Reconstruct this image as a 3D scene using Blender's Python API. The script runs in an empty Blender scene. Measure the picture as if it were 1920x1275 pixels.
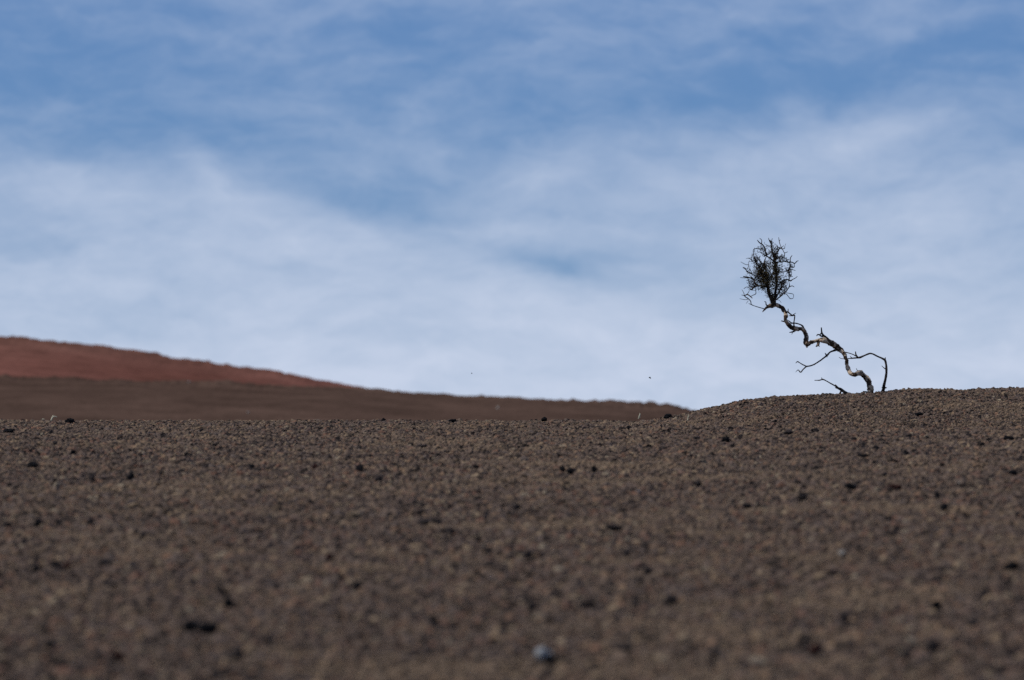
import bpy, math, random
import numpy as np
from mathutils import Vector, noise as mnoise

R = math.radians
random.seed(7)
rng = np.random.default_rng(11)
S = bpy.context.scene
COL = S.collection

# ------------------------------------------------------------------ camera, sky, sun, exposure
FOC = 200.0
PITCH = R(4.0)
F = 1920.0 / (36.0 / FOC)                    # photo pixels per unit of tangent
cam_d = bpy.data.cameras.new('camera')
cam_d.lens = FOC; cam_d.sensor_width = 36.0
cam_d.clip_start = 0.1; cam_d.clip_end = 20000.0
cam_d.dof.use_dof = True
cam_d.dof.focus_distance = 43.2
cam_d.dof.aperture_fstop = 4.8
cam_d.dof.aperture_blades = 8
cam = bpy.data.objects.new('camera', cam_d); COL.objects.link(cam)
cam.location = (0, 0, 0)
cam.rotation_euler = (R(90) + PITCH, 0, 0)
S.camera = cam

SUN_EL, SUN_AZ = 50.0, -102.0                 # azimuth from +Y (view direction), negative = to the left
sun_vec = Vector((math.sin(R(SUN_AZ)) * math.cos(R(SUN_EL)), math.cos(R(SUN_AZ)) * math.cos(R(SUN_EL)), math.sin(R(SUN_EL))))
sd = bpy.data.lights.new('sun', 'SUN'); sd.energy = 3.0; sd.angle = R(0.53); sd.color = (1.0, 0.955, 0.88)
sun = bpy.data.objects.new('sun', sd); COL.objects.link(sun)
sun.rotation_euler = sun_vec.to_track_quat('Z', 'Y').to_euler()
sun.location = (-20, 20, 40)

S.view_settings.view_transform = 'Standard'
S.view_settings.look = 'None'
S.view_settings.exposure = 0.0
S.view_settings.gamma = 1.0
S.view_settings.use_curve_mapping = False
S.render.resolution_x = 1024; S.render.resolution_y = 680
S.cycles.max_bounces = 4
S.cycles.use_denoising = False


class NT:
    """small helper round a node tree"""
    def __init__(s, tree): s.t = tree; s.n = tree.nodes; s.l = tree.links
    def add(s, typ, **kw):
        n = s.n.new(typ)
        ins = kw.pop('ins', {})
        for k, v in kw.items(): setattr(n, k, v)
        for k, v in ins.items(): s.set(n.inputs[k], v)
        return n
    def set(s, sock, v):
        if isinstance(v, bpy.types.NodeSocket): s.l.new(v, sock)
        else: sock.default_value = v
    def math(s, op, a, b=0.0, c=0.0, clamp=False):
        n = s.n.new('ShaderNodeMath'); n.operation = op; n.use_clamp = clamp
        s.set(n.inputs[0], a); s.set(n.inputs[1], b); s.set(n.inputs[2], c)
        return n.outputs[0]
    def vmath(s, op, a, b=(0, 0, 0)):
        n = s.n.new('ShaderNodeVectorMath'); n.operation = op
        s.set(n.inputs[0], a); s.set(n.inputs[1], b)
        return n.outputs[0]
    def noise(s, vec, scale, detail=4, rough=.55, dist=0.0, out=0):
        n = s.n.new('ShaderNodeTexNoise')
        if vec is not None: s.l.new(vec, n.inputs['Vector'])
        n.inputs['Scale'].default_value = scale; n.inputs['Detail'].default_value = detail
        n.inputs['Roughness'].default_value = rough; n.inputs['Distortion'].default_value = dist
        return n.outputs[out]
    def ramp(s, fac, stops, interp='LINEAR'):
        n = s.n.new('ShaderNodeValToRGB'); cr = n.color_ramp; cr.interpolation = interp
        while len(cr.elements) < len(stops): cr.elements.new(0.5)
        for e, (p, c) in zip(cr.elements, stops):
            e.position = p
            e.color = (c, c, c, 1) if isinstance(c, (int, float)) else (*c, 1)
        s.set(n.inputs[0], fac)
        return n.outputs[0]
    def mix(s, fac, a, b, mode='MIX'):
        n = s.n.new('ShaderNodeMix'); n.data_type = 'RGBA'; n.blend_type = mode
        s.set(n.inputs[0], fac)
        s.set(n.inputs[6], (*a, 1) if isinstance(a, tuple) and len(a) == 3 else a)
        s.set(n.inputs[7], (*b, 1) if isinstance(b, tuple) and len(b) == 3 else b)
        return n.outputs[2]


def build_world():
    w = bpy.data.worlds.new('World'); S.world = w; w.use_nodes = True
    T = NT(w.node_tree); T.n.clear()
    out = T.add('ShaderNodeOutputWorld'); bg = T.add('ShaderNodeBackground')
    T.l.new(bg.outputs[0], out.inputs[0])
    sky = T.add('ShaderNodeTexSky', sky_type='NISHITA', sun_disc=False, sun_elevation=R(SUN_EL), sun_rotation=R(SUN_AZ),
                altitude=500.0, air_density=1.0, dust_density=0.3, ozone_density=2.0)
    tc = T.add('ShaderNodeTexCoord')
    sep = T.add('ShaderNodeSeparateXYZ'); T.l.new(tc.outputs['Generated'], sep.inputs[0])
    X, Y, Z = sep.outputs
    yy = T.math('MAXIMUM', T.math('ABSOLUTE', Y), 0.15)
    u = T.math('DIVIDE', X, yy); v = T.math('DIVIDE', Z, yy)          # direction on the sky, in tangents
    uv = T.add('ShaderNodeCombineXYZ'); T.l.new(u, uv.inputs[0]); T.l.new(v, uv.inputs[1])
    uvo = uv.outputs[0]
    # warp the cloud field so nothing has a regular outline
    w1 = T.noise(T.vmath('MULTIPLY', uvo, (1, 1.5, 1)), 22, 3, .5, out=1)
    w2 = T.noise(T.vmath('MULTIPLY', uvo, (1, 1.8, 1)), 75, 4, .55, out=1)
    off = T.vmath('MULTIPLY', T.vmath('SUBTRACT', w1, (.5, .5, .5)), (.020, .012, 0))
    off2 = T.vmath('MULTIPLY', T.vmath('SUBTRACT', w2, (.5, .5, .5)), (.007, .0045, 0))
    wuv = T.vmath('ADD', T.vmath('ADD', uvo, off), off2)
    def pos(px, py):
        a = PITCH + math.atan((637.5 - py) / F)
        return (px - 960) / F, math.tan(a)
    total = None
    # centre in photo pixels, half sizes in pixels, tilt in degrees (counter-clockwise), weight (+ cloud, - clear)
    blobs = CLOUDS
    for (px, py, sx, sy, rot, wt) in blobs:
        cx, cy = pos(px, py)
        mp = T.add('ShaderNodeMapping', vector_type='TEXTURE')
        T.l.new(wuv, mp.inputs['Vector'])
        mp.inputs['Location'].default_value = (cx, cy, 0)
        mp.inputs['Rotation'].default_value = (0, 0, R(rot))
        mp.inputs['Scale'].default_value = (sx / F, sy / F, 1)
        d2 = T.add('ShaderNodeVectorMath', operation='DOT_PRODUCT')
        T.l.new(mp.outputs[0], d2.inputs[0]); T.l.new(mp.outputs[0], d2.inputs[1])
        g = T.math('MULTIPLY', T.math('EXPONENT', T.math('MULTIPLY', d2.outputs['Value'], -1.0)), wt)
        total = g if total is None else T.math('ADD', total, g)
    # wispy texture: fine streaks drawn along the wind, in two scales
    mp = T.add('ShaderNodeMapping'); T.l.new(wuv, mp.inputs['Vector'])
    mp.inputs['Rotation'].default_value = (0, 0, R(12)); mp.inputs['Scale'].default_value = (1, 2.3, 1)
    n1 = T.noise(mp.outputs[0], 30, 6, .56, .0)
    mp2 = T.add('ShaderNodeMapping'); T.l.new(wuv, mp2.inputs['Vector'])
    mp2.inputs['Rotation'].default_value = (0, 0, R(-38)); mp2.inputs['Scale'].default_value = (1, 3.0, 1)
    n2 = T.noise(mp2.outputs[0], 60, 5, .55, .0)
    n3 = T.noise(mp.outputs[0], 110, 7, .62)
    wisp3 = T.math('MULTIPLY', T.math('SUBTRACT', n3, .5), .42)
    wisp = T.math('ADD', T.math('MULTIPLY', T.math('SUBTRACT', n1, .5), .75), T.math('MULTIPLY', T.math('SUBTRACT', n2, .5), .40))
    # thin veil that thickens towards the horizon
    veil = T.ramp(T.math('DIVIDE', v, 0.16), [(0.0, 1.0), (.40, .92), (.458, .78), (.517, .62), (.576, .47), (.634, .33), (.717, .12), (.811, .17), (1.0, .2)])
    dens = T.math('SMOOTH_MAX', T.math('ADD', T.math('ADD', veil, total), T.math('ADD', wisp3, T.math('MULTIPLY', wisp, .8))), .03, .16, clamp=True)
    blue = T.mix(1.0, sky.outputs[0], SKY_TINT, 'MULTIPLY')
    col = T.mix(dens, blue, CLOUD_COL)
    T.l.new(col, bg.inputs[0]); bg.inputs[1].default_value = 0.1

SKY_TINT = (0.35, 0.515, 0.80)
CLOUD_COL = (5.65, 6.4, 7.95)
CLOUDS = [
    (270, 400, 330, 70, -10, .15), (390, 320, 110, 32, -38, .16), (120, 325, 170, 30, -8, .11), (620, 440, 200, 45, -14, .10),
    (1010, 335, 130, 50, 22, .18), (830, 405, 150, 14, -2, .14), (1640, 250, 270, 45, 12, .22), (1790, 390, 250, 110, -5, .17), (1430, 330, 200, 60, 12, .10),
    (560, 50, 190, 55, -30, .10), (1000, 20, 300, 30, 0, .05), (1080, 600, 330, 50, 0, .06), (820, 560, 240, 30, -6, .08),
    (700, 365, 190, 32, -12, -.30), (800, 330, 120, 30, 10, -.12), (1030, 492, 130, 34, -12, -.42), (1160, 470, 100, 26, 8, -.20), (200, 245, 280, 42, 4, -.16),
    (560, 275, 230, 38, -14, -.14), (20, 30, 190, 90, 10, -.17), (1870, 90, 200, 60, 5, -.10), (1300, 195, 300, 32, 3, -.05), (1500, 30, 300, 40, 0, .08), (1560, 560, 220, 45, -5, -.10),
    (250, 600, 150, 35, 8, -.14), (90, 460, 150, 24, 0, -.10),
]
build_world()

# ------------------------------------------------------------------ helpers
def tag(o, label=None, cat=None, group=None, kind=None):
    if label: o['label'] = label
    if cat: o['category'] = cat
    if group: o['group'] = group
    if kind: o['kind'] = kind
    return o

def mesh_obj(name, verts, faces, mat=None, parent=None, smooth=True, loc=None):
    me = bpy.data.meshes.new(name)
    me.from_pydata([tuple(map(float, v)) for v in verts], [], faces)
    if mat: me.materials.append(mat)
    if smooth: me.polygons.foreach_set('use_smooth', [True] * len(me.polygons))
    me.update()
    o = bpy.data.objects.new(name, me); COL.objects.link(o)
    if parent: o.parent = parent
    if loc is not None: o.location = loc
    return o

def material(name):
    m = bpy.data.materials.new(name); m.use_nodes = True
    T = NT(m.node_tree); T.n.clear()
    out = T.add('ShaderNodeOutputMaterial'); b = T.add('ShaderNodeBsdfPrincipled')
    T.l.new(b.outputs[0], out.inputs[0])
    b.inputs['Roughness'].default_value = .9
    b.inputs['Specular IOR Level'].default_value = .06
    return m, T, b

SP, CP = math.sin(PITCH), math.cos(PITCH)
def ray(px, py):
    a = (px - 960) / F; b = (637.5 - py) / F
    return np.array([a, CP - b * SP, SP + b * CP])
def at(px, py, Y):
    r = ray(px, py); return r * (Y / r[1])
def row_tan(row):
    b = (637.5 - row) / F
    return (SP + b * CP) / (CP - b * SP)

# ------------------------------------------------------------------ terrain shape
D0 = 14.0
BX = [700, 900, 1050, 1150, 1250, 1300, 1330, 1400, 1450, 1500, 1560, 1640, 1675, 1700, 1730, 1800, 1850, 1900, 1960, 2100, 2400, 3000, 4000]
BR = [860, 835, 815, 801, 787, 776, 769, 755, 748, 744, 742, 741, 737, 734, 732, 734, 731, 730, 731, 738, 765, 830, 900]
def sstep(t): t = np.clip(t, 0, 1); return t * t * (3 - 2 * t)

# cheap tileless value noise for the undulation of the ground
_g = rng.random((64, 64))
def vnoise(x, y):
    xi = np.floor(x).astype(int); yi = np.floor(y).astype(int)
    fx = sstep(x - xi); fy = sstep(y - yi)
    a = _g[xi % 64, yi % 64]; b = _g[(xi + 1) % 64, yi % 64]; c = _g[xi % 64, (yi + 1) % 64]; d = _g[(xi + 1) % 64, (yi + 1) % 64]
    return (a * (1 - fx) + b * fx) * (1 - fy) + (c * (1 - fx) + d * fx) * fy - .5

def slope_z(x, y):
    x = np.asarray(x, float); y = np.asarray(y, float)
    px = 960 + x / 38.0 * F
    s = sstep((px - 1050) / 450)
    dc = 41.0 - 5.0 * s
    rc = 792.0 + 13.0 * s + 14 * sstep((px - 2300) / 2000)
    ys = np.clip(y, 12.0, dc)
    q = (1 / ys - 1 / dc) / (1 / D0 - 1 / dc)
    q = np.maximum(q, 0)
    row = rc + q ** 1.22 * (1275 - rc)
    z = ys * row_tan(row)
    zc = row_tan(rc)
    over = np.maximum(y - dc, 0)
    z = z + over * zc - .022 * over ** 2 * np.where(over > 12, 12 / np.maximum(over, 1e-6) * 2 - (12 / np.maximum(over, 1e-6)) ** 2, 1)
    # ahead of the 12 m line the slope runs on as a plane down past the camera
    q1 = (1 / 12.0 - 1 / dc) / (1 / D0 - 1 / dc); q2 = (1 / 12.6 - 1 / dc) / (1 / D0 - 1 / dc)
    z1 = 12.0 * row_tan(rc + q1 ** 1.22 * (1275 - rc)); z2 = 12.6 * row_tan(rc + q2 ** 1.22 * (1275 - rc))
    near = np.minimum(y - 12.0, 0)
    return z + near * (z2 - z1) / .6

def mound_z(x, y):
    px = 960 + x / 44.0 * F
    r = np.interp(px, BX, BR)
    c = row_tan(r)
    d = y - 44.0
    return 44.0 * c + d * c - np.where(d < 0, .0072, .012) * d * d

def ground_z(x, y):
    x = np.asarray(x, float); y = np.asarray(y, float)
    a = slope_z(x, y); b = mound_z(x, y)
    k = .03
    h = np.clip(.5 + .5 * (b - a) / k, 0, 1)
    z = a * (1 - h) + b * h + k * h * (1 - h)
    z = z + .016 * vnoise(x * 2.1 + 5, y * 1.3 + 9) + .008 * vnoise(x * 5.3, y * 4.1) + .006 * vnoise(x * 11, y * 9)
    # sinks to the valley floor far behind the crest and far to the sides
    floor = -4.0
    f = np.maximum(sstep((y - 56) / 60), sstep((np.abs(x) - 25) / 120) * sstep((y + 20) / 40))
    z = np.where(y > 44, np.maximum(z, floor), z)
    return z * (1 - f) + floor * f

def hit(px, py):
    """where the line of sight through a photo pixel first meets the ground"""
    r = ray(px, py); ys = np.arange(11, 47, .02)
    P = r[None, :] * (ys / r[1])[:, None]
    g = ground_z(P[:, 0], P[:, 1])
    i = np.nonzero(P[:, 2] <= g)[0]
    i = i[0] if len(i) else int(np.argmin(P[:, 2] - g))
    return np.array([P[i, 0], P[i, 1], g[i]])

# ------------------------------------------------------------------ materials
def patch_tint(T, vec):
    """broad drifts of browner and greyer cinder"""
    n = T.noise(vec, 1.1, 4, .6)
    m = T.noise(vec, 6.0, 3, .6)
    return T.math('ADD', T.math('MULTIPLY', n, .65), T.math('MULTIPLY', m, .35))

def ground_material():
    m, T, b = material('cinder_ground')
    geo = T.add('ShaderNodeNewGeometry').outputs['Position']
    p = patch_tint(T, geo)
    col = T.ramp(p, [(.36, (.078, .058, .046)), (.50, (.114, .084, .063)), (.64, (.16, .115, .075))])
    g = T.noise(geo, 90, 5, .7)
    col = T.mix(T.ramp(g, [(.35, .0), (.65, 1.0)]), T.mix(.65, col, (.012, .010, .010)), T.mix(.25, col, (.16, .12, .09)))
    T.l.new(col, b.inputs['Base Color'])
    bp = T.add('ShaderNodeBump', ins={'Strength': 1.0, 'Distance': .02, 'Height': g})
    T.l.new(bp.outputs[0], b.inputs['Normal'])
    b.inputs['Roughness'].default_value = 1.0
    return m

def pebble_material():
    m, T, b = material('cinder_grain')
    oi = T.add('ShaderNodeObjectInfo')
    col = T.ramp(oi.outputs['Random'], GRAIN)
    loc = oi.outputs['Location']
    p = patch_tint(T, loc)
    col = T.mix(T.ramp(p, [(.50, .0), (.61, .65)]), col, (.220, .155, .100))
    geo = T.add('ShaderNodeNewGeometry').outputs['Position']
    n = T.noise(geo, 160, 3, .7)
    col = T.mix(1.0, col, T.ramp(n, [(.3, .55), (.7, 1.35)]), 'MULTIPLY')
    T.l.new(col, b.inputs['Base Color'])
    bp = T.add('ShaderNodeBump', ins={'Strength': .8, 'Distance': .004, 'Height': n})
    T.l.new(bp.outputs[0], b.inputs['Normal'])
    return m

GRAIN = [(.0, (.010, .008, .008)), (.15, (.048, .037, .031)), (.28, (.118, .085, .065)), (.56, (.148, .104, .077)),
         (.74, (.130, .099, .083)), (.83, (.180, .096, .064)), (.92, (.225, .152, .095)), (.985, (.25, .185, .12)), (1.0, (.27, .22, .155))]

def stone_material(name, c1, c2, scale=60):
    m, T, b = material(name)
    tc = T.add('ShaderNodeTexCoord').outputs['Object']
    n = T.noise(tc, scale, 5, .7)
    T.l.new(T.ramp(n, [(.3, c1), (.7, c2)]), b.inputs['Base Color'])
    v = T.add('ShaderNodeTexVoronoi'); v.inputs['Scale'].default_value = scale * 2.2; T.l.new(tc, v.inputs['Vector'])
    h = T.math('ADD', n, v.outputs['Distance'])
    bp = T.add('ShaderNodeBump', ins={'Strength': 1.0, 'Distance': .006, 'Height': h})
    T.l.new(bp.outputs[0], b.inputs['Normal'])
    return m

M_GROUND = ground_material()
M_GRAIN = pebble_material()
M_BLACK = stone_material('black_basalt', (.004, .004, .005), (.018, .017, .018))
M_DARK = stone_material('dark_scoria', (.022, .018, .017), (.060, .048, .044))
M_RED = stone_material('red_scoria', (.024, .011, .009), (.066, .030, .024))
M_TAN = stone_material('tan_stone', (.18, .13, .085), (.28, .21, .14))
M_PALE = stone_material('pale_stone', (.20, .19, .17), (.32, .30, .27))
M_GREY = stone_material('blue_grey_stone', (.19, .195, .20), (.36, .37, .375))

def bark_material():
    m, T, b = material('peeling_bark')
    tc = T.add('ShaderNodeNewGeometry').outputs['Position']
    sz = T.add('ShaderNodeSeparateXYZ'); T.l.new(tc, sz.inputs[0])
    n = T.math('ADD', T.noise(tc, 17, 3, .55), T.math('MULTIPLY', T.math('SUBTRACT', 2.95, sz.outputs[2]), .13))
    f = T.noise(T.vmath('MULTIPLY', tc, (1, 1, .35)), 240, 3, .6)
    pale = T.mix(f, (.36, .28, .20), (.68, .55, .40))
    dark = T.mix(f, (.020, .013, .009), (.095, .062, .042))
    red = T.noise(tc, 45, 2, .5)
    pale = T.mix(T.ramp(red, [(.5, 0.0), (.62, .6)]), pale, (.20, .08, .06))
    col = T.mix(T.ramp(n, [(.455, .0), (.52, 1.0)]), dark, pale)
    T.l.new(col, b.inputs['Base Color'])
    bp = T.add('ShaderNodeBump', ins={'Strength': 1.0, 'Distance': .006, 'Height': f})
    T.l.new(bp.outputs[0], b.inputs['Normal'])
    return m

def twig_material(name, c1, c2):
    m, T, b = material(name)
    tc = T.add('ShaderNodeNewGeometry').outputs['Position']
    n = T.noise(tc, 60, 3, .6)
    T.l.new(T.ramp(n, [(.4, c1), (.68, c2)]), b.inputs['Base Color'])
    return m
M_BARK = bark_material()
M_TWIG = twig_material('dark_twig', (.012, .010, .009), (.075, .055, .044))
M_LICHEN = twig_material('withered_leaf', (.020, .020, .008), (.15, .11, .05))
M_STRAW = twig_material('dry_straw', (.45, .42, .30), (.62, .58, .42))

def hill_material(name, lo, mid, hi, scale):
    m, T, b = material(name)
    geo = T.add('ShaderNodeNewGeometry').outputs['Position']
    n = T.noise(geo, scale, 6, .6)
    g = T.math('ADD', T.math('MULTIPLY', T.noise(geo, 1.9, 4, .8), .5), T.math('MULTIPLY', T.noise(geo, .22, 4, .65), .5))
    col = T.ramp(n, [(.34, lo), (.5, mid), (.66, hi)])
    col = T.mix(1.0, col, T.ramp(g, [(.38, .64), (.62, 1.36)]), 'MULTIPLY')
    T.l.new(col, b.inputs['Base Color'])
    b.inputs['Roughness'].default_value = 1.0
    b.inputs['Specular IOR Level'].default_value = 0.0
    return m, T, b

# ------------------------------------------------------------------ ground sheet
def spaced(core_a, core_b, step, far, grow=1.12):
    c = list(np.arange(core_a, core_b + 1e-6, step)); s = step
    hi = [c[-1]]
    while hi[-1] < far: s *= grow; hi.append(hi[-1] + s)
    s = step; lo = [c[0]]
    while lo[-1] > -far: s *= grow; lo.append(lo[-1] - s)
    return np.array(lo[:0:-1] + c + hi[1:])

def grid_mesh(name, X, Y, Z, mat):
    ny, nx = X.shape
    co = np.stack([X, Y, Z], -1).reshape(-1, 3)
    i = np.arange(nx * ny).reshape(ny, nx)
    q = np.stack([i[:-1, :-1], i[:-1, 1:], i[1:, 1:], i[1:, :-1]], -1).reshape(-1, 4)
    me = bpy.data.meshes.new(name)
    me.vertices.add(len(co)); me.vertices.foreach_set('co', co.ravel())
    me.loops.add(q.size); me.loops.foreach_set('vertex_index', q.ravel().astype(np.int32))
    me.polygons.add(len(q)); me.polygons.foreach_set('loop_start', np.arange(0, q.size, 4, dtype=np.int32))
    me.update(calc_edges=True); me.validate()
    me.polygons.foreach_set('use_smooth', [True] * len(me.polygons))
    me.materials.append(mat)
    o = bpy.data.objects.new(name, me); COL.objects.link(o)
    return o

xs = spaced(-5.6, 5.6, .05, 7000, 1.13)
ys = spaced(10.5, 50.0, .08, 7000, 1.13)
GX, GY = np.meshgrid(xs, ys)
ground = grid_mesh('ground', GX, GY, ground_z(GX, GY), M_GROUND)
tag(ground, 'dark brown cinder ground rising to a low crest', None, None, 'structure')

# ------------------------------------------------------------------ far volcanic slopes
def far_hill(name, Yr, depth_front, depth_back, pts, mat, label, jitter, foot):
    P = np.array(pts, float)
    px0 = np.concatenate([np.linspace(P[0, 0], -60, 60, endpoint=False), np.linspace(-60, 1500, 1500, endpoint=False), np.linspace(1500, max(P[-1, 0], 1560), 30)])
    row = np.interp(px0, P[:, 0], P[:, 1])
    xr = (px0 - 960) / F * Yr
    zr = Yr * row_tan(row)
    ts = np.concatenate([-(np.linspace(1, 0, 60, endpoint=False) ** 1.7), np.linspace(0, 1, 16)])
    X = np.tile(xr, (len(ts), 1)); Y = np.zeros_like(X); Z = np.zeros_like(X)
    for i, t in enumerate(ts):
        d = depth_front if t < 0 else depth_back
        Y[i] = Yr + t * d
        # steady cone-like flank, rounded off at the ridge
        f = 1 - abs(t) ** (1.15)
        Z[i] = foot + (zr - foot) * f
        if t < 0:      # keep straight flank visible under the ridge
            X[i] = xr * (1 + .04 * t)
    am = jitter * np.exp(-((Y - Yr) / (depth_front * .05)) ** 2) + jitter * .06
    Z += am * (vnoise(X * 220 / Yr + 3, Y * .2) * .8 + vnoise(X * 560 / Yr + 7, Y * 1.3) * 1.0 + vnoise(X * 1500 / Yr, Y * 2.1) * .5) * (1.3 + 1.6 * vnoise(X * 40 / Yr + 5, Y * 0))
    Z += .5 * jitter * 3 * vnoise(X * .05 + 11, Y * .05 + 2) * np.minimum(1, abs(Y - Yr) / 40)
    o = grid_mesh(name, X, Y, Z, mat)
    return tag(o, label, None, None, 'structure')

mb, _, _ = hill_material('brown_cinder_flank', (.066, .042, .032), (.077, .048, .036), (.090, .056, .042), .035)
mr, T, b = hill_material('red_cinder_flank', (.120, .050, .037), (.165, .070, .053), (.210, .095, .072), .022)
# the red flank is banded: duller brown-red near the ridge, brighter iron red in the lower beds
geo = T.add('ShaderNodeNewGeometry').outputs['Position']
sp = T.add('ShaderNodeSeparateXYZ'); T.l.new(geo, sp.inputs[0])
src = b.inputs['Base Color'].links[0].from_socket
wob = T.math('MULTIPLY', T.noise(geo, .03, 4, .6), 7.0)
band = T.ramp(T.math('DIVIDE', T.math('SUBTRACT', T.math('ADD', sp.outputs[2], wob), 46.0), 6.5), [(.0, 1.0), (.45, .55), (1.0, .0)])
T.l.new(T.mix(band, T.mix(.55, src, (.088, .048, .034)), src), b.inputs['Base Color'])

BROWN = [(-6000, 720), (-2500, 640), (-1200, 668), (-400, 693), (0, 706), (200, 712), (400, 718), (560, 723), (655, 727), (760, 735), (850, 740), (950, 745),
         (1050, 749), (1120, 752), (1180, 756), (1230, 760), (1270, 764), (1300, 769), (1330, 775), (1420, 792), (1600, 830), (2200, 900)]
RED = [(-5000, 700), (-2400, 470), (-1400, 520), (-600, 590), (0, 631), (60, 635), (120, 641), (200, 650), (330, 670), (420, 683), (500, 695), (580, 708), (655, 723), (720, 735), (900, 760), (1200, 800), (1700, 860)]
far_hill('brown_hill', 330.0, 190, 130, BROWN, mb, 'long brown cinder flank running down behind the crest', .17, -5.0)
far_hill('red_hill', 700.0, 300, 250, RED, mr, 'iron red cinder cone flank beyond the brown slope', .30, -5.0)

# ------------------------------------------------------------------ gravel (stuff, far too many grains to count)
def gravel():
    N = 1050000
    y = np.sqrt(rng.random(N) * (50.0 ** 2 - 11.5 ** 2) + 11.5 ** 2)
    half = .09 * y * 1.06 + .35
    x = (rng.random(N) * 2 - 1) * half
    # thin out the part of the far side that no one sees from the slope
    keep = (y < 46.2) | (rng.random(N) < .15)
    px = 960 + x / y * F
    keep &= ~((px < 1150) & (y > 43.5) & (rng.random(N) > .2))
    x, y = x[keep], y[keep]
    r = np.exp(rng.normal(math.log(.0053), .44, len(x)))
    r = np.clip(r, .0028, .018)
    big = rng.random(len(x)) < .0015
    r = np.where(big, rng.uniform(.014, .022, len(x)), r)
    ok = np.ones(len(x), bool)
    for (cx, cy, rx, ry) in CLEAR:
        ok &= ~((np.abs(x - cx) < rx) & (y > cy - ry) & (y < cy + rx))
    x, y, r = x[ok], y[ok], r[ok]
    z = ground_z(x, y) + r * .25
    me = bpy.data.meshes.new('gravel')
    me.vertices.add(len(x)); me.vertices.foreach_set('co', np.stack([x, y, z], -1).ravel())
    a = me.attributes.new('grain', 'FLOAT_VECTOR', 'POINT')
    s = np.stack([r * rng.uniform(.8, 1.35, len(r)), r * rng.uniform(.8, 1.35, len(r)), r * rng.uniform(.55, 1.0, len(r))], -1)
    a.data.foreach_set('vector', s.ravel())
    a = me.attributes.new('turn', 'FLOAT_VECTOR', 'POINT')
    a.data.foreach_set('vector', (rng.random((len(r), 3)) * np.array([.8, .8, 6.283])).ravel())
    a = me.attributes.new('pick', 'INT', 'POINT')
    a.data.foreach_set('value', rng.integers(0, 6, len(r)).astype(np.int32))
    o = bpy.data.objects.new('gravel', me); COL.objects.link(o)
    ng = bpy.data.node_groups.new('gravel_scatter', 'GeometryNodeTree')
    ng.interface.new_socket('Geometry', in_out='INPUT', socket_type='NodeSocketGeometry')
    ng.interface.new_socket('Geometry', in_out='OUTPUT', socket_type='NodeSocketGeometry')
    n = ng.nodes; l = ng.links
    gi = n.new('NodeGroupInput'); go = n.new('NodeGroupOutput')
    g2i = n.new('GeometryNodeGeometryToInstance')
    for k in range(6):
        ico = n.new('GeometryNodeMeshIcoSphere'); ico.inputs['Subdivisions'].default_value = 2 if k < 5 else 1
        sp = n.new('GeometryNodeSetPosition')
        pos = n.new('GeometryNodeInputPosition')
        nz = n.new('ShaderNodeTexNoise'); nz.noise_dimensions = '4D'
        nz.inputs['Scale'].default_value = 1.35; nz.inputs['Detail'].default_value = 2; nz.inputs['W'].default_value = 3.7 * k
        l.new(pos.outputs[0], nz.inputs['Vector'])
        sub = n.new('ShaderNodeVectorMath'); sub.operation = 'SUBTRACT'; sub.inputs[1].default_value = (.5, .5, .5)
        mul = n.new('ShaderNodeVectorMath'); mul.operation = 'SCALE'; mul.inputs['Scale'].default_value = 1.9
        l.new(nz.outputs['Color'], sub.inputs[0]); l.new(sub.outputs[0], mul.inputs[0])
        l.new(ico.outputs['Mesh'], sp.inputs['Geometry']); l.new(mul.outputs[0], sp.inputs['Offset'])
        sm = n.new('GeometryNodeSetMaterial'); sm.inputs['Material'].default_value = M_GRAIN
        l.new(sp.outputs[0], sm.inputs[0])
        l.new(sm.outputs[0], g2i.inputs[0])
    def attr(name, typ):
        a = n.new('GeometryNodeInputNamedAttribute'); a.data_type = typ; a.inputs['Name'].default_value = name
        return a.outputs['Attribute']
    iop = n.new('GeometryNodeInstanceOnPoints')
    l.new(gi.outputs[0], iop.inputs['Points'])
    l.new(g2i.outputs[0], iop.inputs['Instance'])
    iop.inputs['Pick Instance'].default_value = True
    l.new(attr('pick', 'INT'), iop.inputs['Instance Index'])
    l.new(attr('turn', 'FLOAT_VECTOR'), iop.inputs['Rotation'])
    l.new(attr('grain', 'FLOAT_VECTOR'), iop.inputs['Scale'])
    l.new(iop.outputs[0], go.inputs[0])
    md = o.modifiers.new('scatter', 'NODES'); md.node_group = ng
    me.materials.append(M_GRAIN)
    tag(o, 'loose brown, grey and black volcanic cinders covering the slope', 'gravel', None, 'stuff')

# ------------------------------------------------------------------ single stones that stand out of the gravel
def ico(sub):
    import bmesh
    bm = bmesh.new(); bmesh.ops.create_icosphere(bm, subdivisions=sub, radius=1.0)
    v = [tuple(q.co) for q in bm.verts]; f = [tuple(w.index for w in p.verts) for p in bm.faces]
    bm.free(); return v, f
ICO4 = ico(4)
def rock_verts(seed, sx, sy, sz, rough=.42):
    o = Vector((seed * 3.17, seed * 1.9, seed * .77)); out = []
    for v in ICO4[0]:
        v = Vector(v)
        d = 1 + rough * mnoise.noise(v * 1.1 + o) * 1.5 + rough * .5 * mnoise.noise(v * 2.7 + o) + rough * .22 * mnoise.noise(v * 7 + o)
        # a few flat broken faces
        for k in range(4):
            n = Vector((math.sin(seed * 2.1 + k * 1.7), math.cos(seed * 1.3 + k * 2.9), math.sin(seed + k * 4.1))).normalized()
            p = v.dot(n) * d
            if p > .74: d *= .74 / p * .35 + .65
        out.append((v.x * d * sx, v.y * d * sy, max(v.z * d, -.95) * sz))
    return out

G = 'stones lying loose on the cinder slope'
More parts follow.
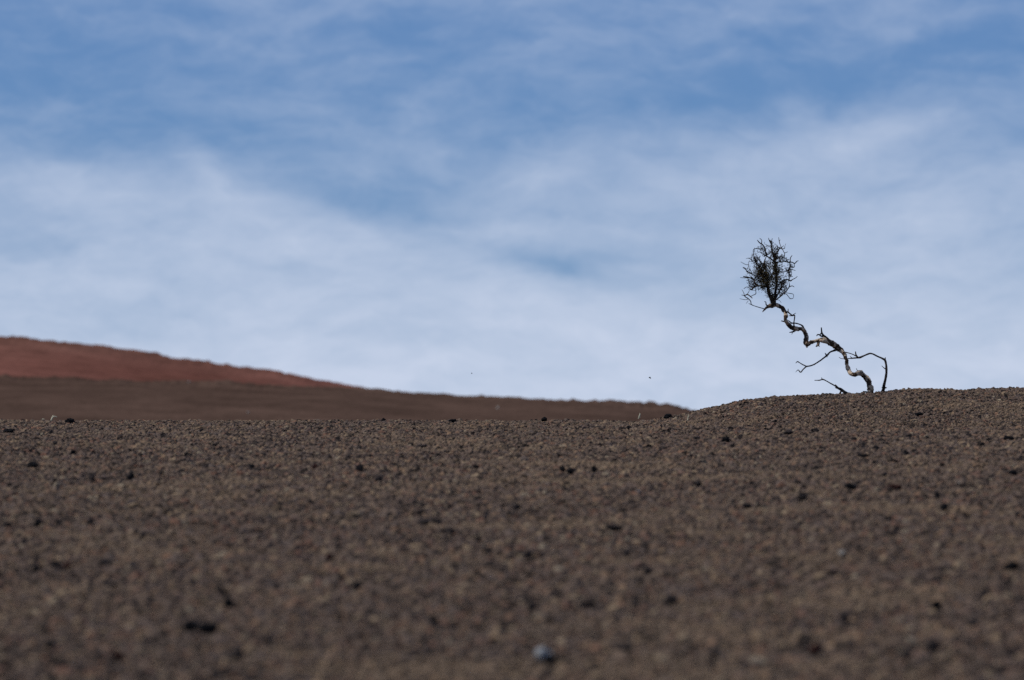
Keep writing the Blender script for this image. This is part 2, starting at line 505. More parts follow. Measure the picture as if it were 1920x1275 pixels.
# photo pixel x, y, width, height, material, label
ROCKS = [
 (132, 791, 15, 9, 'B', 'black rock on the left crest, beside the pale curled twig'),
 (16, 810, 15, 9, 'B', 'squarish black rock at the left picture edge just under the crest'),
 (45, 814, 13, 6, 'D', 'flat dark stone just right of the squarish black rock near the left edge'),
 (96, 812, 6, 8, 'D', 'small upright dark stone under the pale curled twig'),
 (103, 832, 7, 6, 'D', 'small dark pebble below the upright one under the pale twig'),
 (137, 850, 8, 8, 'B', 'round black stone standing alone under the left crest'),
 (61, 873, 17, 10, 'B', 'wide black rock near the left edge, well below the crest'),
 (172, 897, 9, 9, 'D', 'dull dark stone right of and below the wide black rock near the left edge'),
 (245, 897, 11, 15, 'B', 'narrow dark stone leaning to the left, on the left part of the slope'),
 (266, 876, 8, 6, 'R', 'small reddish stone just above the leaning narrow dark one'),
 (391, 875, 10, 9, 'D', 'left of two dark stones level with each other on the left slope'),
 (470, 877, 11, 9, 'B', 'black stone, right of two level with each other on the left slope'),
 (377, 809, 9, 6, 'D', 'small dark stone just under the left crest, above the level pair'),
 (322, 961, 12, 10, 'D', 'lone dark stone midway down the left slope'),
 (271, 1004, 13, 11, 'D', 'roundish black stone at the lower right of a loose row on the left slope'),
 (229, 998, 10, 12, 'D', 'blurred grey-black stone just left of the roundish black one'),
 (72, 983, 12, 11, 'B', 'leftmost dark stone of a row of three on the left slope'),
 (109, 980, 9, 10, 'D', 'middle and smallest stone of a row of three on the left slope'),
 (170, 979, 12, 12, 'D', 'rightmost dark stone of a row of three on the left slope'),
 (70, 1067, 17, 12, 'B', 'black stone low on the left edge beside a rusty one'),
 (125, 1063, 16, 14, 'R', 'rusty dark stone right beside the black one low on the left edge'),
 (198, 1057, 28, 12, 'D', 'long two-humped dark stone low on the left slope'),
 (222, 1233, 20, 18, 'R', 'blurred rust brown stone near the bottom left corner'),
 (719, 789, 7, 6, 'B', 'tiny black stone on the crest nearer the middle'),
 (850, 791, 13, 7, 'B', 'low black rock on the middle of the crest'),
 (792, 838, 18, 7, 'D', 'long flat dark stone lying below the low black rock of the crest'),
 (695, 856, 8, 6, 'D', 'small dark pebble left of and below the long flat stone'),
 (591, 877, 10, 8, 'R', 'reddish black stone left of a rounder black one, upper middle slope'),
 (674, 882, 14, 10, 'B', 'black stone right of the reddish one, upper middle slope'),
 (710, 901, 12, 12, 'D', 'dark stone just below and right of the upper middle black one'),
 (969, 952, 14, 11, 'D', 'dark stone left of the tan streaks in the middle of the slope'),
 (806, 980, 38, 11, 'D', 'very long flat dark stone in the middle of the slope'),
 (842, 997, 24, 11, 'D', 'slanting dark stone just under the very long flat one'),
 (617, 1046, 13, 13, 'R', 'dark red stone left of the middle, halfway down'),
 (990, 1041, 15, 15, 'D', 'left one of a close dark pair, lower middle of the slope'),
 (1016, 1041, 11, 11, 'D', 'right and smaller one of a close dark pair, lower middle of the slope'),
 (1020, 783, 10, 8, 'B', 'black stone standing on the crest right of the middle'),
 (1054, 881, 11, 9, 'B', 'round black stone, left of a pair touching on the middle slope'),
 (1071, 886, 15, 9, 'B', 'longer black stone, right of a pair touching on the middle slope'),
 (1114, 882, 10, 12, 'B', 'upright black stone right of the touching pair'),
 (1216, 874, 11, 7, 'D', 'flat dark stone further right of the touching pair and the upright one'),
 (1361, 827, 12, 12, 'B', 'coal black round rock left of and well below the tree'),
 (1388, 821, 8, 7, 'D', 'small dark stone just right of the coal black round rock'),
 (1306, 823, 9, 7, 'D', 'small dark stone a little left of the coal black round rock'),
 (1253, 782, 13, 9, 'B', 'leaning black rock where the crest meets the foot of the mound'),
 (1179, 803, 8, 6, 'B', 'small black stone under the crest, left of the foot of the mound'),
 (1477, 813, 15, 8, 'D', 'ragged dark stone under the mound, left of the tree'),
 (1528, 809, 13, 8, 'D', 'ragged dark stone under the mound, below the fallen branch'),
 (1309, 908, 9, 10, 'D', 'dim upright dark stone in the right middle of the slope'),
 (1274, 873, 6, 6, 'D', 'tiny dark pebble above and left of the dim upright stone'),
 (1401, 951, 14, 10, 'B', 'lone black stone in the right middle of the slope'),
 (1148, 990, 28, 11, 'D', 'long dark stone with a raised left end, middle of the slope'),
 (1176, 1036, 14, 12, 'D', 'dim dark stone under the long one with a raised end'),
 (1215, 1072, 15, 18, 'D', 'upper one of a slanting dark pair, lower middle of the slope'),
 (1200, 1088, 13, 11, 'D', 'lower one of a slanting dark pair, lower middle of the slope'),
 (1705, 820, 12, 7, 'B', 'flat black stone directly under the mound, right of the tree'),
 (1642, 842, 12, 9, 'B', 'black stone straight below the tree, above the long flat black one'),
 (1620, 856, 18, 7, 'B', 'long flat black stone straight below the tree'),
 (1698, 851, 10, 7, 'B', 'small black stone right of the long flat black one below the tree'),
 (1600, 824, 9, 6, 'D', 'small dull stone below the foot of the tree'),
 (1658, 892, 9, 8, 'D', 'small dark stone between the long flat black one and the dark red one'),
 (1597, 914, 18, 9, 'B', 'black oval stone level with and left of the dark red one'),
 (1679, 915, 20, 10, 'R', 'dark red oval stone on the right of the slope'),
 (1757, 930, 11, 11, 'B', 'upper stone of a dark pair below and right of the red one'),
 (1770, 953, 14, 12, 'B', 'lower and larger stone of a dark pair below and right of the red one'),
 (1504, 932, 13, 13, 'D', 'dim round dark stone left of and below the black oval one'),
 (1899, 889, 15, 9, 'B', 'black stone close to the right picture edge, halfway up the slope'),
 (1891, 823, 18, 7, 'B', 'slanted dark stone close to the right picture edge, under the mound'),
 (1815, 818, 9, 7, 'D', 'dark stone left of the slanted one near the right edge'),
 (1722, 778, 12, 6, 'B', 'thin dark stone lying on the mound, right of the tree'),
 (1907, 965, 9, 8, 'D', 'small dim stone near the right edge below the black one'),
 (357, 1177, 28, 18, 'B', 'left half of a touching black pair near the bottom left'),
 (389, 1179, 36, 20, 'B', 'right and larger half of a touching black pair near the bottom left'),
 (430, 1133, 17, 18, 'B', 'blurred dark stone just above and right of the touching black pair'),
 (440, 1228, 34, 18, 'D', 'wide blurred dark stone just below the touching black pair'),
 (507, 1200, 17, 17, 'D', 'round blurred dark stone right of the touching black pair'),
 (672, 1100, 18, 18, 'B', 'round blurred dark stone, lower slope between the black pair and the middle'),
 (1170, 1217, 34, 16, 'D', 'wide blurred dark stone right of the pale blue-grey one'),
 (997, 1138, 18, 16, 'D', 'blurred dark stone above the pale blue-grey one'),
 (1258, 1126, 22, 16, 'D', 'blurred dark stone in the lower right middle, above the wide one'),
 (1340, 1225, 28, 16, 'D', 'wide dim stone at the bottom, right of the wide dark one'),
 (1897, 1063, 28, 14, 'B', 'wide jet black stone low against the right edge'),
 (1859, 1070, 12, 12, 'D', 'small black stone just left of the wide jet black one'),
 (1842, 1118, 15, 13, 'D', 'dim dark stone below the wide jet black one'),
 (1755, 1136, 19, 18, 'B', 'round blurred black stone in the lower right'),
 (1583, 1160, 18, 18, 'D', 'dim dark stone in the lower right, left of the round black one'),
 (1748, 1215, 23, 22, 'D', 'large blurred dark stone below the round black one'),
 (1701, 1230, 17, 17, 'D', 'blurred dark stone just left of the large one at the lower right'),
 (1530, 1220, 21, 20, 'R', 'blurred rusty brown stone at the bottom, right of the yellowish one'),
 (1895, 1225, 17, 17, 'D', 'blurred dark stone in the bottom right corner'),
 (532, 814, 6, 7, 'T', 'tiny bright tan pebble under the crest, left of the middle'),
 (965, 821, 9, 8, 'T', 'small tan stone under the crest, in the middle'),
 (1236, 827, 7, 7, 'T', 'small tan pebble left of the coal black round rock'),
 (123, 854, 10, 6, 'T', 'small sandy stone beside the round black one under the left crest'),
 (78, 915, 7, 10, 'T', 'upright sandy pebble below the wide black rock near the left edge'),
 (1195, 923, 11, 11, 'P', 'pale round pebble in the middle right of the slope'),
 (1075, 1104, 16, 14, 'T', 'blurred tan stone above and right of the pale blue-grey one'),
 (665, 965, 27, 15, 'T', 'broad sandy coloured stone left of the very long flat dark one'),
 (1578, 1038, 14, 14, 'P', 'blurred whitish pebble in the lower right part of the slope'),
 (1797, 908, 10, 9, 'P', 'whitish pebble right of the dark red oval stone'),
 (1467, 1210, 18, 12, 'T', 'blurred yellowish stone at the bottom right of the middle'),
 (862, 908, 7, 7, 'P', 'small whitish pebble in the middle of the slope'),
 (1639, 1228, 17, 15, 'T', 'blurred beige stone at the bottom, left of the dim dark ones'),
 (1032, 1239, 20, 18, 'B', 'black stone added for the shade at the lower right of the pale blue-grey one'),  # added body, its black colour stands in for the grey stone's shaded side
 (1018, 1227, 32, 30, 'G', 'pale blue-grey stone with a sunlit top at the bottom of the slope'),
]
CLEAR = []
MATS = {'B': M_BLACK, 'D': M_DARK, 'R': M_RED, 'T': M_TAN, 'P': M_PALE, 'G': M_GREY}
ROCK_NAME = {'B': 'black_rock', 'D': 'dark_rock', 'R': 'red_rock', 'T': 'tan_stone', 'P': 'pale_stone', 'G': 'grey_stone'}
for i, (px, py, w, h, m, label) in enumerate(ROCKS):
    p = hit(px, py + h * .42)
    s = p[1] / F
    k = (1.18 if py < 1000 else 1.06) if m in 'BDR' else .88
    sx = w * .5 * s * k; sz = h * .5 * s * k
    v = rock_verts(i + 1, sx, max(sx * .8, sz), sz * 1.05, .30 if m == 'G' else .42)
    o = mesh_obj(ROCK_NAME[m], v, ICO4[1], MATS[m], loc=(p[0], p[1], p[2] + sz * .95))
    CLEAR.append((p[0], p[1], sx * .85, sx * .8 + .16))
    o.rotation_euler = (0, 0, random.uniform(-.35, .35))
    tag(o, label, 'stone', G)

gravel()

# ------------------------------------------------------------------ the crooked tree
def spline(pts, sub):
    """Catmull-Rom through (x, y, z, r)"""
    P = [np.array(p, float) for p in pts]
    if len(P) < 3 or sub < 2:
        return P
    Q = [2 * P[0] - P[1]] + P + [2 * P[-1] - P[-2]]
    out = []
    for i in range(1, len(Q) - 2):
        a, b, c, d = Q[i - 1:i + 3]
        for k in range(sub):
            t = k / sub
            out.append(.5 * (2 * b + (c - a) * t + (2 * a - 5 * b + 4 * c - d) * t * t + (3 * b - a - 3 * c + d) * t ** 3))
    out.append(P[-1]); return out

class Tube:
    def __init__(s): s.v = []; s.f = []
    def add(s, pts, sides=8, sub=4, rough=.0):
        P = spline(pts, sub); n0 = len(s.v)
        ref = Vector((0, 1, 0)); prev = None
        for i, p in enumerate(P):
            c = Vector(p[:3]); a = Vector(P[max(i - 1, 0)][:3]); b = Vector(P[min(i + 1, len(P) - 1)][:3])
            t = (b - a).normalized() if (b - a).length > 1e-9 else Vector((0, 0, 1))
            u = (prev - t * prev.dot(t)) if prev is not None else t.cross(ref if abs(t.y) < .9 else Vector((1, 0, 0)))
            u.normalize(); prev = u; w = t.cross(u)
            for k in range(sides):
                an = 2 * math.pi * k / sides
                r = max(p[3], .0004)
                if rough:
                    q = c + (u * math.cos(an) + w * math.sin(an)) * r
                    r *= 1 + rough * (mnoise.noise(q * 75) * 1.2 + mnoise.noise(q * 28) * .9)
                s.v.append(tuple(c + (u * math.cos(an) + w * math.sin(an)) * r))
        m = len(P)
        for i in range(m - 1):
            for k in range(sides):
                a = n0 + i * sides + k; b = n0 + i * sides + (k + 1) % sides
                s.f.append((a, b, b + sides, a + sides))
        s.f.append(tuple(n0 + k for k in reversed(range(sides))))
        s.f.append(tuple(n0 + (m - 1) * sides + k for k in range(sides)))
    def build(s, name, mat, parent=None, origin=None):
        v = np.array(s.v)
        if origin is not None: v = v - np.array(origin)
        return mesh_obj(name, v, s.f, mat, parent, loc=None)

YT = 43.9
PX = YT / F                                   # metres per photo pixel at the tree
base = hit(1630, 744); base[1] = YT; base[2] = float(ground_z(base[0], YT))
def tp(pts, y0=0.0, y1=0.0, rs=1.0):
    """photo path (px, py, radius in px[, depth]) -> 3-D; the depth drifts from y0 to y1 metres"""
    out = []
    for i, p in enumerate(pts):
        t = i / max(len(pts) - 1, 1)
        dy = p[3] if len(p) > 3 else y0 + (y1 - y0) * t
        q = at(p[0], p[1], YT + dy)
        out.append((q[0], q[1], q[2], p[2] * PX * rs))
    return out

tree = bpy.data.objects.new('tree', None); COL.objects.link(tree)
tree.location = base
tag(tree, 'crooked half-dead tree with a bare twiggy top leaning over the mound', 'tree')

TRUNK = [(1629, 752, 8.5), (1631, 743, 6.8), (1632.5, 731, 5.4), (1631, 722, 5.0), (1628, 714, 4.5), (1621, 706, 4.3), (1613, 699, 4.2), (1607, 701, 3.8),
         (1601, 703.5, 3.5), (1595, 700, 3.6), (1590.5, 693, 3.6), (1588, 684, 3.3), (1587, 675, 3.1), (1584, 666, 3.3), (1578, 657.5, 4.2), (1570, 651, 5.4),
         (1561, 645, 5.0), (1552, 640.5, 4.4), (1543, 637.8, 4.2), (1535, 638.5, 3.6), (1527, 640, 3.1), (1520, 642.5, 3.2), (1513.5, 645.5, 4.4), (1511, 640, 4.1),
         (1512, 632, 3.6), (1510, 624, 3.8), (1505.5, 617.5, 3.2), (1500, 616, 3.0), (1493, 616.5, 3.6), (1485, 614.5, 3.5), (1479, 609.5, 3.4), (1474.5, 603, 3.2),
         (1472.5, 597, 3.1), (1473.5, 590, 3.1), (1470.5, 582, 3.4), (1464.5, 575.5, 3.5), (1456, 572.5, 3.7), (1449, 573, 3.8), (1442, 574, 3.3), (1437.5, 577, 2.3), (1433, 581, 1.5), (1430, 584.5, .8)]
n = len(TRUNK)
TRUNK = [(x, y, r, .05 * math.sin(i * .55) + .035 * math.sin(i * 1.3 + 1)) for i, (x, y, r) in enumerate(TRUNK)]
def trunk_dy(px, py):
    return min(TRUNK, key=lambda q: (q[0] - px) ** 2 + (q[1] - py) ** 2)[3]
b0 = tuple(base)
t = Tube(); t.add(tp(TRUNK, rs=1.08), 12, 6, .38)
# small knots and stubs of the trunk
for st in [[(1535, 640, 3), (1534, 646, 2.4), (1530, 650, 1.1)], [(1533, 646, 1.6), (1537, 650, .6)], [(1511, 645, 3), (1513, 650, 2), (1512, 651.5, .8)],
           [(1628, 736, 2.2), (1623, 735, 1.6), (1618, 733.5, .8)], [(1563, 648, 3.4), (1567, 648, 2.5)]]:
    t.add(tp(st, trunk_dy(*st[0][:2]), trunk_dy(*st[0][:2]) - .01), 8, 3, .2)
for st in [[(1627, 740, 3), (1620, 742.5, 2), (1611, 744, 1.2), (1603, 747, .8)], [(1635, 740, 3), (1641, 743, 1.6), (1646, 748, .8)]]:
    t.add(tp(st, .0, -.10), 8, 4, .3)
t.build('trunk', M_BARK, tree, b0)

def branch(paths, name='branch', mat=M_TWIG, d=None, spread=.06, rs=1.0):
    t = Tube()
    y = d if d is not None else trunk_dy(*paths[0][0][:2])
    for j, p in enumerate(paths):
        sg = random.choice((-1, 1))
        t.add(tp(p, y, y + (spread * sg if j else spread * .5), rs), 8, 4, .14)
    return t.build(name, mat, tree, b0)

# upper spur, long left fork, short spurs, thin loops near the head
branch([[(1567, 650, 3), (1557, 640, 2.1), (1549, 632.5, 2), (1544, 629, 1.9), (1541, 624, 1.6), (1540, 614, 1.1)],
        [(1544, 631, 1.8), (1539, 630, 1.4), (1536, 627.5, 1.2), (1533, 627.5, 1.1), (1531, 630, .7)], [(1540, 624, 1.1), (1538, 628, 1.1), (1541, 631, 1)]], spread=.03)
branch([[(1569, 655, 2.8), (1562, 658, 1.8), (1556, 660.5, 1.6), (1552, 665, 1.7), (1546, 670, 1.4), (1538, 676, 1.3), (1527, 683, 1.2), (1519, 686, 1.3), (1512, 687, 1.4)],
        [(1512, 687, 1.2), (1504, 683, 1), (1499, 680, .9), (1495, 678, 1), (1492, 681, .5)], [(1512, 687, 1.3), (1506, 692.5, 1.1), (1501, 698, 1.2), (1496.5, 693.5, .8), (1492, 697.5, .4)],
        [(1551, 667, 1.4), (1548.5, 664.5, 1.2), (1547, 662, .7)], [(1550, 667, 1.2), (1551, 669.5, .6)]])
branch([[(1472, 586, 2.2), (1477, 585, 1.4), (1482, 589, 1.2), (1486, 591.5, 1.3), (1490, 591.5, 1.2), (1489.5, 598, 1.1), (1488.5, 606, 1.2), (1489, 614, 1.5)],
        [(1477.5, 585, 1), (1477.8, 579, .6)], [(1486, 591, 1), (1492, 587, .5)], [(1487, 592, 1.1), (1480, 592, .8)]], spread=.02)
branch([[(1507, 618, 2.4), (1505, 611.5, 1.7), (1499, 608, 1.2), (1491, 606, 1.2), (1484, 605.5, 1.2), (1478, 600.5, .8)], [(1484, 606, 1), (1480, 609, 1)]], spread=.02)
branch([[(1473, 602, 2), (1469, 602.5, 1.2), (1465, 601.5, .9)]], spread=.02)
branch([[(1493, 617, 2.4), (1488, 621.5, 1.6), (1480, 623.5, .8)], [(1487, 621.5, .8), (1484.5, 627, .4)]], spread=.03)
branch([[(1440, 574, 1.6), (1436.5, 571, 1.1), (1436, 566.5, .9), (1433, 565.5, .7)]], spread=.02)
branch([[(1612, 699, 2.4), (1607, 697, 1.2), (1603, 698.5, .6)], [(1609, 697, .9), (1606.5, 693, .6), (1605.5, 690.5, .4)]], spread=.03)
branch([[(1613, 698, 1.6), (1620, 703, .8), (1626, 708, .6)]], spread=-.03)
# second stem, arching from the ground back over the trunk
branch([[(1649, 750, 3.4, .0), (1652, 741, 3.2, .0), (1656, 731, 3.0, -.01), (1658, 720, 2.7, -.02), (1660.5, 710, 2.4, -.03), (1661.8, 700, 2.2, -.04), (1662, 690, 2.2, -.05), (1661, 681, 2.2, -.05),
         (1659, 675, 2.1, -.05), (1653, 671.5, 1.6, -.05), (1645, 668, 1.4, -.05), (1636, 663.5, 1.4, -.06), (1630, 663, 1.6, -.06), (1621, 666.5, 1.5, -.06), (1613, 670, 1.8, -.07), (1605, 671, 1.5, -.07), (1597, 671.8, 1.1, -.07), (1588, 672.5, .8, -.08), (1578, 672.5, .6, -.08), (1573, 669.5, .4, -.08)],
        [(1659.5, 678, 2, -.05), (1660, 670, .7, -.05)], [(1661, 692, 1.3, -.05), (1657, 689.5, .8, -.05), (1653, 685.5, .5, -.05)], [(1657, 727, 2, -.01), (1662.5, 727, .8, -.02)],
        [(1655, 727, 1.6, -.01), (1653, 726, .6, -.01)], [(1608, 670.5, 2, -.07), (1605, 665, 1.4, -.07), (1604, 659, .9, -.07)], [(1606, 668, 1.2, -.07), (1599, 664.5, .9, -.06), (1590, 661.5, .9, -.05), (1580, 660, 1.2, .0)],
        [(1597, 671, .8, -.07), (1594, 668, .5, -.07)]], name='side_stem')

# crown: main limbs traced, then a thicket of zigzag twigs grown from them
crown_limbs = [
 [(1451, 573, 4.5), (1449, 566, 4.6), (1445, 557, 4.2), (1442, 548, 3.6), (1440, 536, 3.2), (1438, 522, 2.8), (1436, 508, 2.1), (1433, 494, 1.5), (1437, 480, 1.0)],
 [(1452, 573, 4.2), (1453, 562, 3.2), (1454, 548, 3.0), (1456, 534, 3.2), (1456, 518, 3.2), (1454, 503, 3.0), (1453, 490, 3.3), (1451, 480, 2.8), (1447, 468, 1.7), (1446, 458, 1.4), (1444, 450, 1.0)],
 [(1454, 560, 2), (1461, 547, 1.8), (1465, 538, 2.0), (1466, 529, 1.7), (1469, 525, 1.4), (1476, 524, 1.5), (1482, 526.5, 1.7), (1486, 524, 1.1), (1492, 521, .8), (1495, 518, .6)],
 [(1440, 538, 2), (1430, 536, 1.7), (1422, 536, 1.6), (1416, 531, 2.0), (1412, 523, 1.5), (1405, 521, 1.1), (1396, 521, .9), (1388, 520.5, .5)],
 [(1422, 536, 1.5), (1414, 538, 2.0), (1410, 543, 1.6)], [(1412, 539, 1.2), (1407, 537, .9), (1403, 534, .7)],
 [(1440, 524, 2), (1430, 518, 1.3), (1420, 519, 1.2), (1411, 514, 1.1), (1403, 511, 1.0), (1398, 505, 1.1), (1393, 501, .8)],
 [(1412, 524, 1.2), (1404, 520, 1.2), (1394, 518.5, 1.2)],
 [(1439, 520, 2), (1428, 505, 1.3), (1421, 498, 1.3), (1416, 487, 1.1), (1413.5, 479, .9), (1412.5, 469, .9), (1417, 466, .9), (1424, 467, 1.0), (1431, 467, 1.1)],
 [(1454, 492, 2), (1444, 484, 1.5), (1437, 479, 1.4), (1434, 466, 1.5), (1430, 459, 1.4), (1424, 455, 1.3), (1420, 450, .8)],
 [(1428, 457, 1.1), (1428, 450, .8), (1424, 447, .5)], [(1446, 458, 1), (1442, 450, .9), (1441, 446, .5)], [(1446, 455, .9), (1448, 447, .6)],
 [(1452, 481, 1.9), (1458, 473, 1.5), (1461, 467, 1.3), (1465, 464.5, 1), (1468, 469, .8), (1471, 474, .8), (1477, 472, .5)],
 [(1465, 464, .8), (1462.5, 458, .8), (1461, 452, .8), (1460, 445, .5)], [(1466, 467, .8), (1471, 465.5, .8), (1471.5, 462, .4)],
 [(1455, 494, 2.2), (1463, 490, 1.2), (1472, 490, 1.6), (1479, 492, 1.2), (1485, 491.5, 1.1), (1490, 494, 1.1), (1494, 490, 1.0), (1497, 489, .6)],
 [(1482, 491, 1), (1482, 484, 1.0), (1485, 479, .7)], [(1481, 491, 1), (1481, 499, 1), (1479, 506, 1.3), (1479, 515, 1.1), (1480, 524, 1)], [(1489, 495, .9), (1489, 501, .8), (1482, 502, .7)],
 [(1479, 505, 1), (1473, 509, .9), (1465, 511, .8)], [(1479, 512, .9), (1484, 519, .5)], [(1470, 490, 1), (1471, 480, .7), (1471, 474, .6)],
 [(1453, 564, 1.6), (1458, 560, 1.4), (1464, 555, 1.7), (1469, 550, 1.1), (1474, 547, 1), (1479, 539, 1.1), (1485, 536, .9), (1489, 538, .7)],
 [(1469, 550, .9), (1475, 552, .8), (1479, 557, .7), (1482, 560, .8), (1487, 559, .6), (1487.5, 552, .6), (1480, 550, .7), (1474, 549, .6)], [(1479, 539, .9), (1480, 532, .7), (1478, 526, .6)],
 [(1470, 550, .9), (1471, 541, .8), (1466, 536, .7)], [(1463, 555, .9), (1461, 548, .6)], [(1456, 562, .8), (1461, 563, .5), (1465, 568, .4)],
 [(1433, 579, 1.0), (1424, 576.5, .9), (1416, 574, .8), (1409, 571, 1), (1407.5, 565, 1.1), (1403, 560, 1.2), (1398, 557, 1.2), (1395, 554, .9), (1390, 553, .4)],
 [(1396, 555, 1), (1401, 552, 1.4), (1406, 555, 1.3), (1410.5, 559, .8)], [(1396, 554, .8), (1394, 548, .6), (1391, 543, .4)], [(1401, 552, .8), (1404, 547, .6), (1406, 543, .4)],
 [(1407, 556, .7), (1412, 553.5, .7), (1417, 551, .8), (1417, 545, .7), (1415.5, 539, .6)], [(1403, 561, .7), (1397, 562, .6), (1387, 560, .4)], [(1408, 571, .8), (1404, 569, .6)], [(1403, 564, .5), (1399, 569, .4)],
 [(1401, 505, .8), (1404, 497, .7), (1398, 496, .6), (1389, 491, .5)], [(1418, 489, .7), (1410, 488, .6), (1404, 484, .6), (1399, 485, .4)], [(1395, 541, .7), (1400, 538, .6), (1404, 538.5, .3)],
]
rt = random.Random(5)
tw = Tube(); nodes = []
for i, L in enumerate(crown_limbs):
    y0 = 0.0 if i < 2 else rt.uniform(-.03, .03); y1 = (rt.uniform(-.16, .16) if i > 1 else rt.uniform(-.04, .04))
    P = tp([(q[0], q[1], q[2] * (.8 if i < 4 and q[2] < 4 else .85)) for q in L], y0, y1)
    tw.add(P, 7, 3, .12)
    for q, (a, b, *_r) in zip(P, L): nodes.append((q, a, b, _r[0]))
def inside(px, py, dy):
    w_ = 47 if py > 500 else 47 - (500 - py) * .30
    e = ((px - 1443) / w_) ** 2 + ((py - 508) / 58) ** 2 + (dy / .19) ** 2
    # leaner on the lower left, where the sky shows through below the left limb
    if py > 545 and px < 1438: return False
    if py > 560: return False
    return e < 1.0
PXI = 1 / PX
def to_px(v):
    return 960 + v.x / v.y * F, 637.5 - F * math.tan(math.atan2(v.z, v.y) - PITCH)
segs = 0
starts = [(Vector(q[:3]), r, px, py) for (q, px, py, r) in nodes if py < 556]
for gen in range(3):
    new = []
    for (p, r, px, py) in starts:
        core = math.exp(-(((px - 1443) / 26) ** 2 + ((py - 520) / 34) ** 2))
        cnt = [2, 2, 2][gen] + (1 if rt.random() < core * 1.5 else 0)
        for _ in range(cnt):
            if rt.random() < [.10, .22, .32][gen] + .15 * (1 - core): continue
            cen = Vector(at(1446, 535, YT))
            d = (p - cen); d.y *= 1.2
            d = d.normalized() if d.length > .01 else Vector((0, 0, 1))
            d = (d * .75 + Vector((rt.gauss(0, .65), rt.gauss(0, .65), rt.gauss(.12, .65)))).normalized()
            rr = min(r * .6, [.85, .62, .5][gen]); pts = [(*p, rr * PX)]
            q = p.copy()
            for s_ in range(rt.choice((2, 3, 3, 4))):
                q2 = q + d * rt.uniform(2.6, 6.5) * PX * [1.1, .9, .75][gen]
                x2, y2 = to_px(q2)
                if not inside(x2, y2, q2.y - YT) and rt.random() < .95: break
                if rt.random() < .10 + .25 * max(0, ((x2 - 1443) / 47) ** 2 + ((y2 - 508) / 58) ** 2 - .4): break
                rr *= .86
                q = q2; pts.append((*q, max(rr, .36) * PX))
                new.append((q.copy(), rr, x2, y2))
                d = (d + Vector((rt.gauss(0, 1.0), rt.gauss(0, 1.0), rt.gauss(.05, 1.0)))).normalized()
            if len(pts) > 1: tw.add(pts, 5, 1); segs += 1
    rt.shuffle(new)
    starts = new[:[560, 640, 0][gen]]
print('twigs', segs)
crown = tw.build('crown', M_TWIG, tree, b0)

# withered leaves and lichen tufts caught in the heart of the crown
lv, lf = [], []
for k in range(2300):
    c = Vector(at(1440, 522, YT))
    while True:
        a, b_, c_ = rt.gauss(0, .42), rt.gauss(0, .42), rt.gauss(0, .42)
        if a * a + b_ * b_ + c_ * c_ < 1: break
    if k % 5 == 0: c = Vector(at(1455, 505, YT)); a *= .5; c_ *= 1.3
    if k % 9 == 0: c = Vector(at(1449, 560, YT)); a *= .25; b_ *= .3; c_ *= .45
    p = c + Vector((a * 31, b_ * 24, c_ * 36)) * PX
    u = Vector((rt.gauss(0, 1), rt.gauss(0, 1), rt.gauss(0, 1))).normalized()
    w = u.cross(Vector((rt.gauss(0, 1), rt.gauss(0, 1), rt.gauss(0, 1)))).normalized()
    nn = u.cross(w)
    s1, s2 = rt.uniform(1.0, 2.4) * PX, rt.uniform(.5, 1.1) * PX
    i0 = len(lv)
    for vv in (p - u * s1, p + w * s2 + nn * s2 * .4, p + u * s1, p - w * s2 + nn * s2 * .4):
        lv.append(tuple(vv - Vector(b0)))
    lf += [(i0, i0 + 1, i0 + 2), (i0, i0 + 2, i0 + 3)]
mesh_obj('withered_leaves', lv, lf, M_LICHEN, tree, smooth=False)

# ------------------------------------------------------------------ fallen branch, twigs, small dry plants
def loose(name, paths, mat, label, cat, Y, rough=.15, sides=8, sink=True):
    t = Tube()
    for p in paths:
        out = []
        for q in p:
            w = at(q[0], q[1], Y + (q[3] if len(q) > 3 else 0)); out.append((w[0], w[1], w[2], q[2] * Y / F))
        t.add(out, sides, 4, rough)
    o0 = at(paths[0][0][0], paths[0][0][1], Y)
    v = np.array(t.v) - o0
    o = mesh_obj(name, v, t.f, mat, loc=tuple(o0))
    return tag(o, label, cat)
loose('dead_branch', [[(1600, 747, 3.2), (1592, 740, 3.0), (1583, 735, 2.8), (1577, 730, 2.4), (1571, 727, 1.8), (1565, 723, 1.3), (1556, 718, 1.1), (1549, 714, 1.0), (1543, 711.5, 1.2), (1536, 713, .9), (1527, 713, .6)],
                      [(1542, 711.5, 1), (1540, 708, .6)], [(1578, 732, 2), (1575, 738, 1.7), (1575, 746, 1.9)], [(1580, 733, 1.8, .02), (1572, 729, 1.3, .03), (1566, 726.5, 1, .03)],
                      [(1572, 727, 1.2, -.02), (1566, 721, .7, -.03)]],
      M_TWIG, 'low dead grey branch sticking out of the mound left of the tree', 'branch', 43.9)
loose('dry_twig', [[(1644, 747, .9), (1645.5, 739, .8), (1647.5, 733, .6)]], M_TWIG, 'single thin twig poking up between the two stems of the tree', 'twig', 43.9, 0, 6)
cr = 41.0
loose('dry_twig', [[(94, 794, 1.2), (96, 788, 1.3), (97.5, 784.5, 1.5), (100, 781.5, 1.2), (104, 781, .9), (107, 782.5, .6)], [(97, 784, 1), (99, 780, .7), (101, 778.5, .5)]], M_STRAW,
      'pale curled twig standing on the left end of the crest', 'twig', cr, .05, 6)
loose('dry_plant', [[(80, 793, .8), (78.5, 787.5, .9), (76.5, 785.5, .5)], [(80, 792, .8), (81, 787, .9), (83, 785, .5)], [(80, 792, .7), (79.8, 786, .8), (79.6, 784.5, .4)]], M_STRAW,
      'tiny straw-coloured tuft on the crest left of the pale curled twig', 'plant', cr, .05, 6)
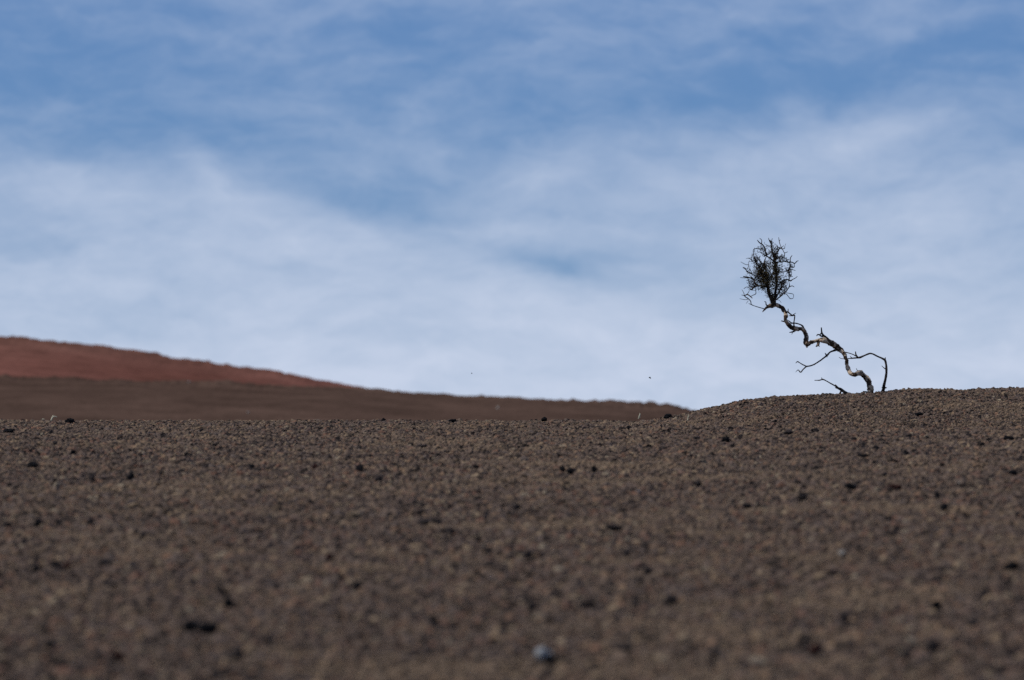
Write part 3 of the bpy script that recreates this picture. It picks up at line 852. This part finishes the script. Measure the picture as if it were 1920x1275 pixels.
loose('dry_plant', [[(1197, 786, .9), (1199, 779, .9), (1201, 776, .6)], [(1199, 784, .8), (1200, 778, .8), (1199.5, 774.5, .5)]], M_STRAW,
      'small straw-coloured sprig on the crest left of the mound', 'plant', 40.0, .05, 6)
loose('dry_twig', [[(1289, 789, .9), (1290.5, 782, .9), (1291.5, 777, .5)]], M_STRAW, 'upright straw-coloured stalk at the left foot of the mound', 'twig', 39.5, .05, 6)

# ------------------------------------------------------------------ two flying insects near the crest
def insect(px, py, Y, size, label):
    c = at(px, py, Y)
    e = bpy.data.objects.new('insect', None); COL.objects.link(e); e.location = tuple(c)
    tag(e, label, 'insect', 'insects in the air')
    v = [(x * size * .5, y * size * .2, z * size * .2 - x * size * .25) for x, y, z in ICO4[0]]
    mesh_obj('body', v, ICO4[1], M_BLACK, e)
    for s in (-1, 1):
        W = [(-.25, s * .05, .05), (.15, s * .08, .02), (.35, s * .7, .28), (-.1, s * .85, .34), (-.32, s * .5, .22)]
        W = [(a * size, b_ * size, c_ * size) for a, b_, c_ in W]
        W2 = [(a, b_, c_ + size * .03) for a, b_, c_ in W]
        f = [(0, 1, 2, 3, 4), (9, 8, 7, 6, 5)] + [(i, i + 5, (i + 1) % 5 + 5, (i + 1) % 5) for i in range(5)]
        mesh_obj('wing', W + W2, f, M_DARK, e, smooth=False)
insect(1218.5, 708.5, 43.0, 4.6 * 43 / F, 'dark flying insect in the pale sky above the end of the brown slope')
insect(884.5, 700.0, 48.0, 2.7 * 48 / F, 'smaller and fainter insect, far left of the dark one in the pale sky')

# pale boulder lying on the far brown flank
def far_stone(px, py, size, label, seed):
    # walk the line of sight down onto the brown flank
    dg = bpy.context.evaluated_depsgraph_get()
    r = ray(px, py); d = Vector(r).normalized()
    ok, loc, nrm, idx, ob, mtx = S.ray_cast(dg, d * 150, d)
    if not ok: return
    s = size * .5 * loc.y / F
    o = mesh_obj('pale_boulder', rock_verts(seed, s, s, s * 1.2), ICO4[1], M_PALE, loc=(loc.x, loc.y, loc.z + s * .4))
    tag(o, label, 'stone', 'pale boulders on the far flank')
bpy.context.view_layer.update()
far_stone(933, 766, 5, 'pale boulder low on the brown flank, above the middle of the crest', 71)
far_stone(465, 775, 4, 'small pale boulder low on the brown flank, under the red flank', 72)
far_stone(355, 717, 4, 'small pale boulder at the top edge of the brown flank under the red one', 73)
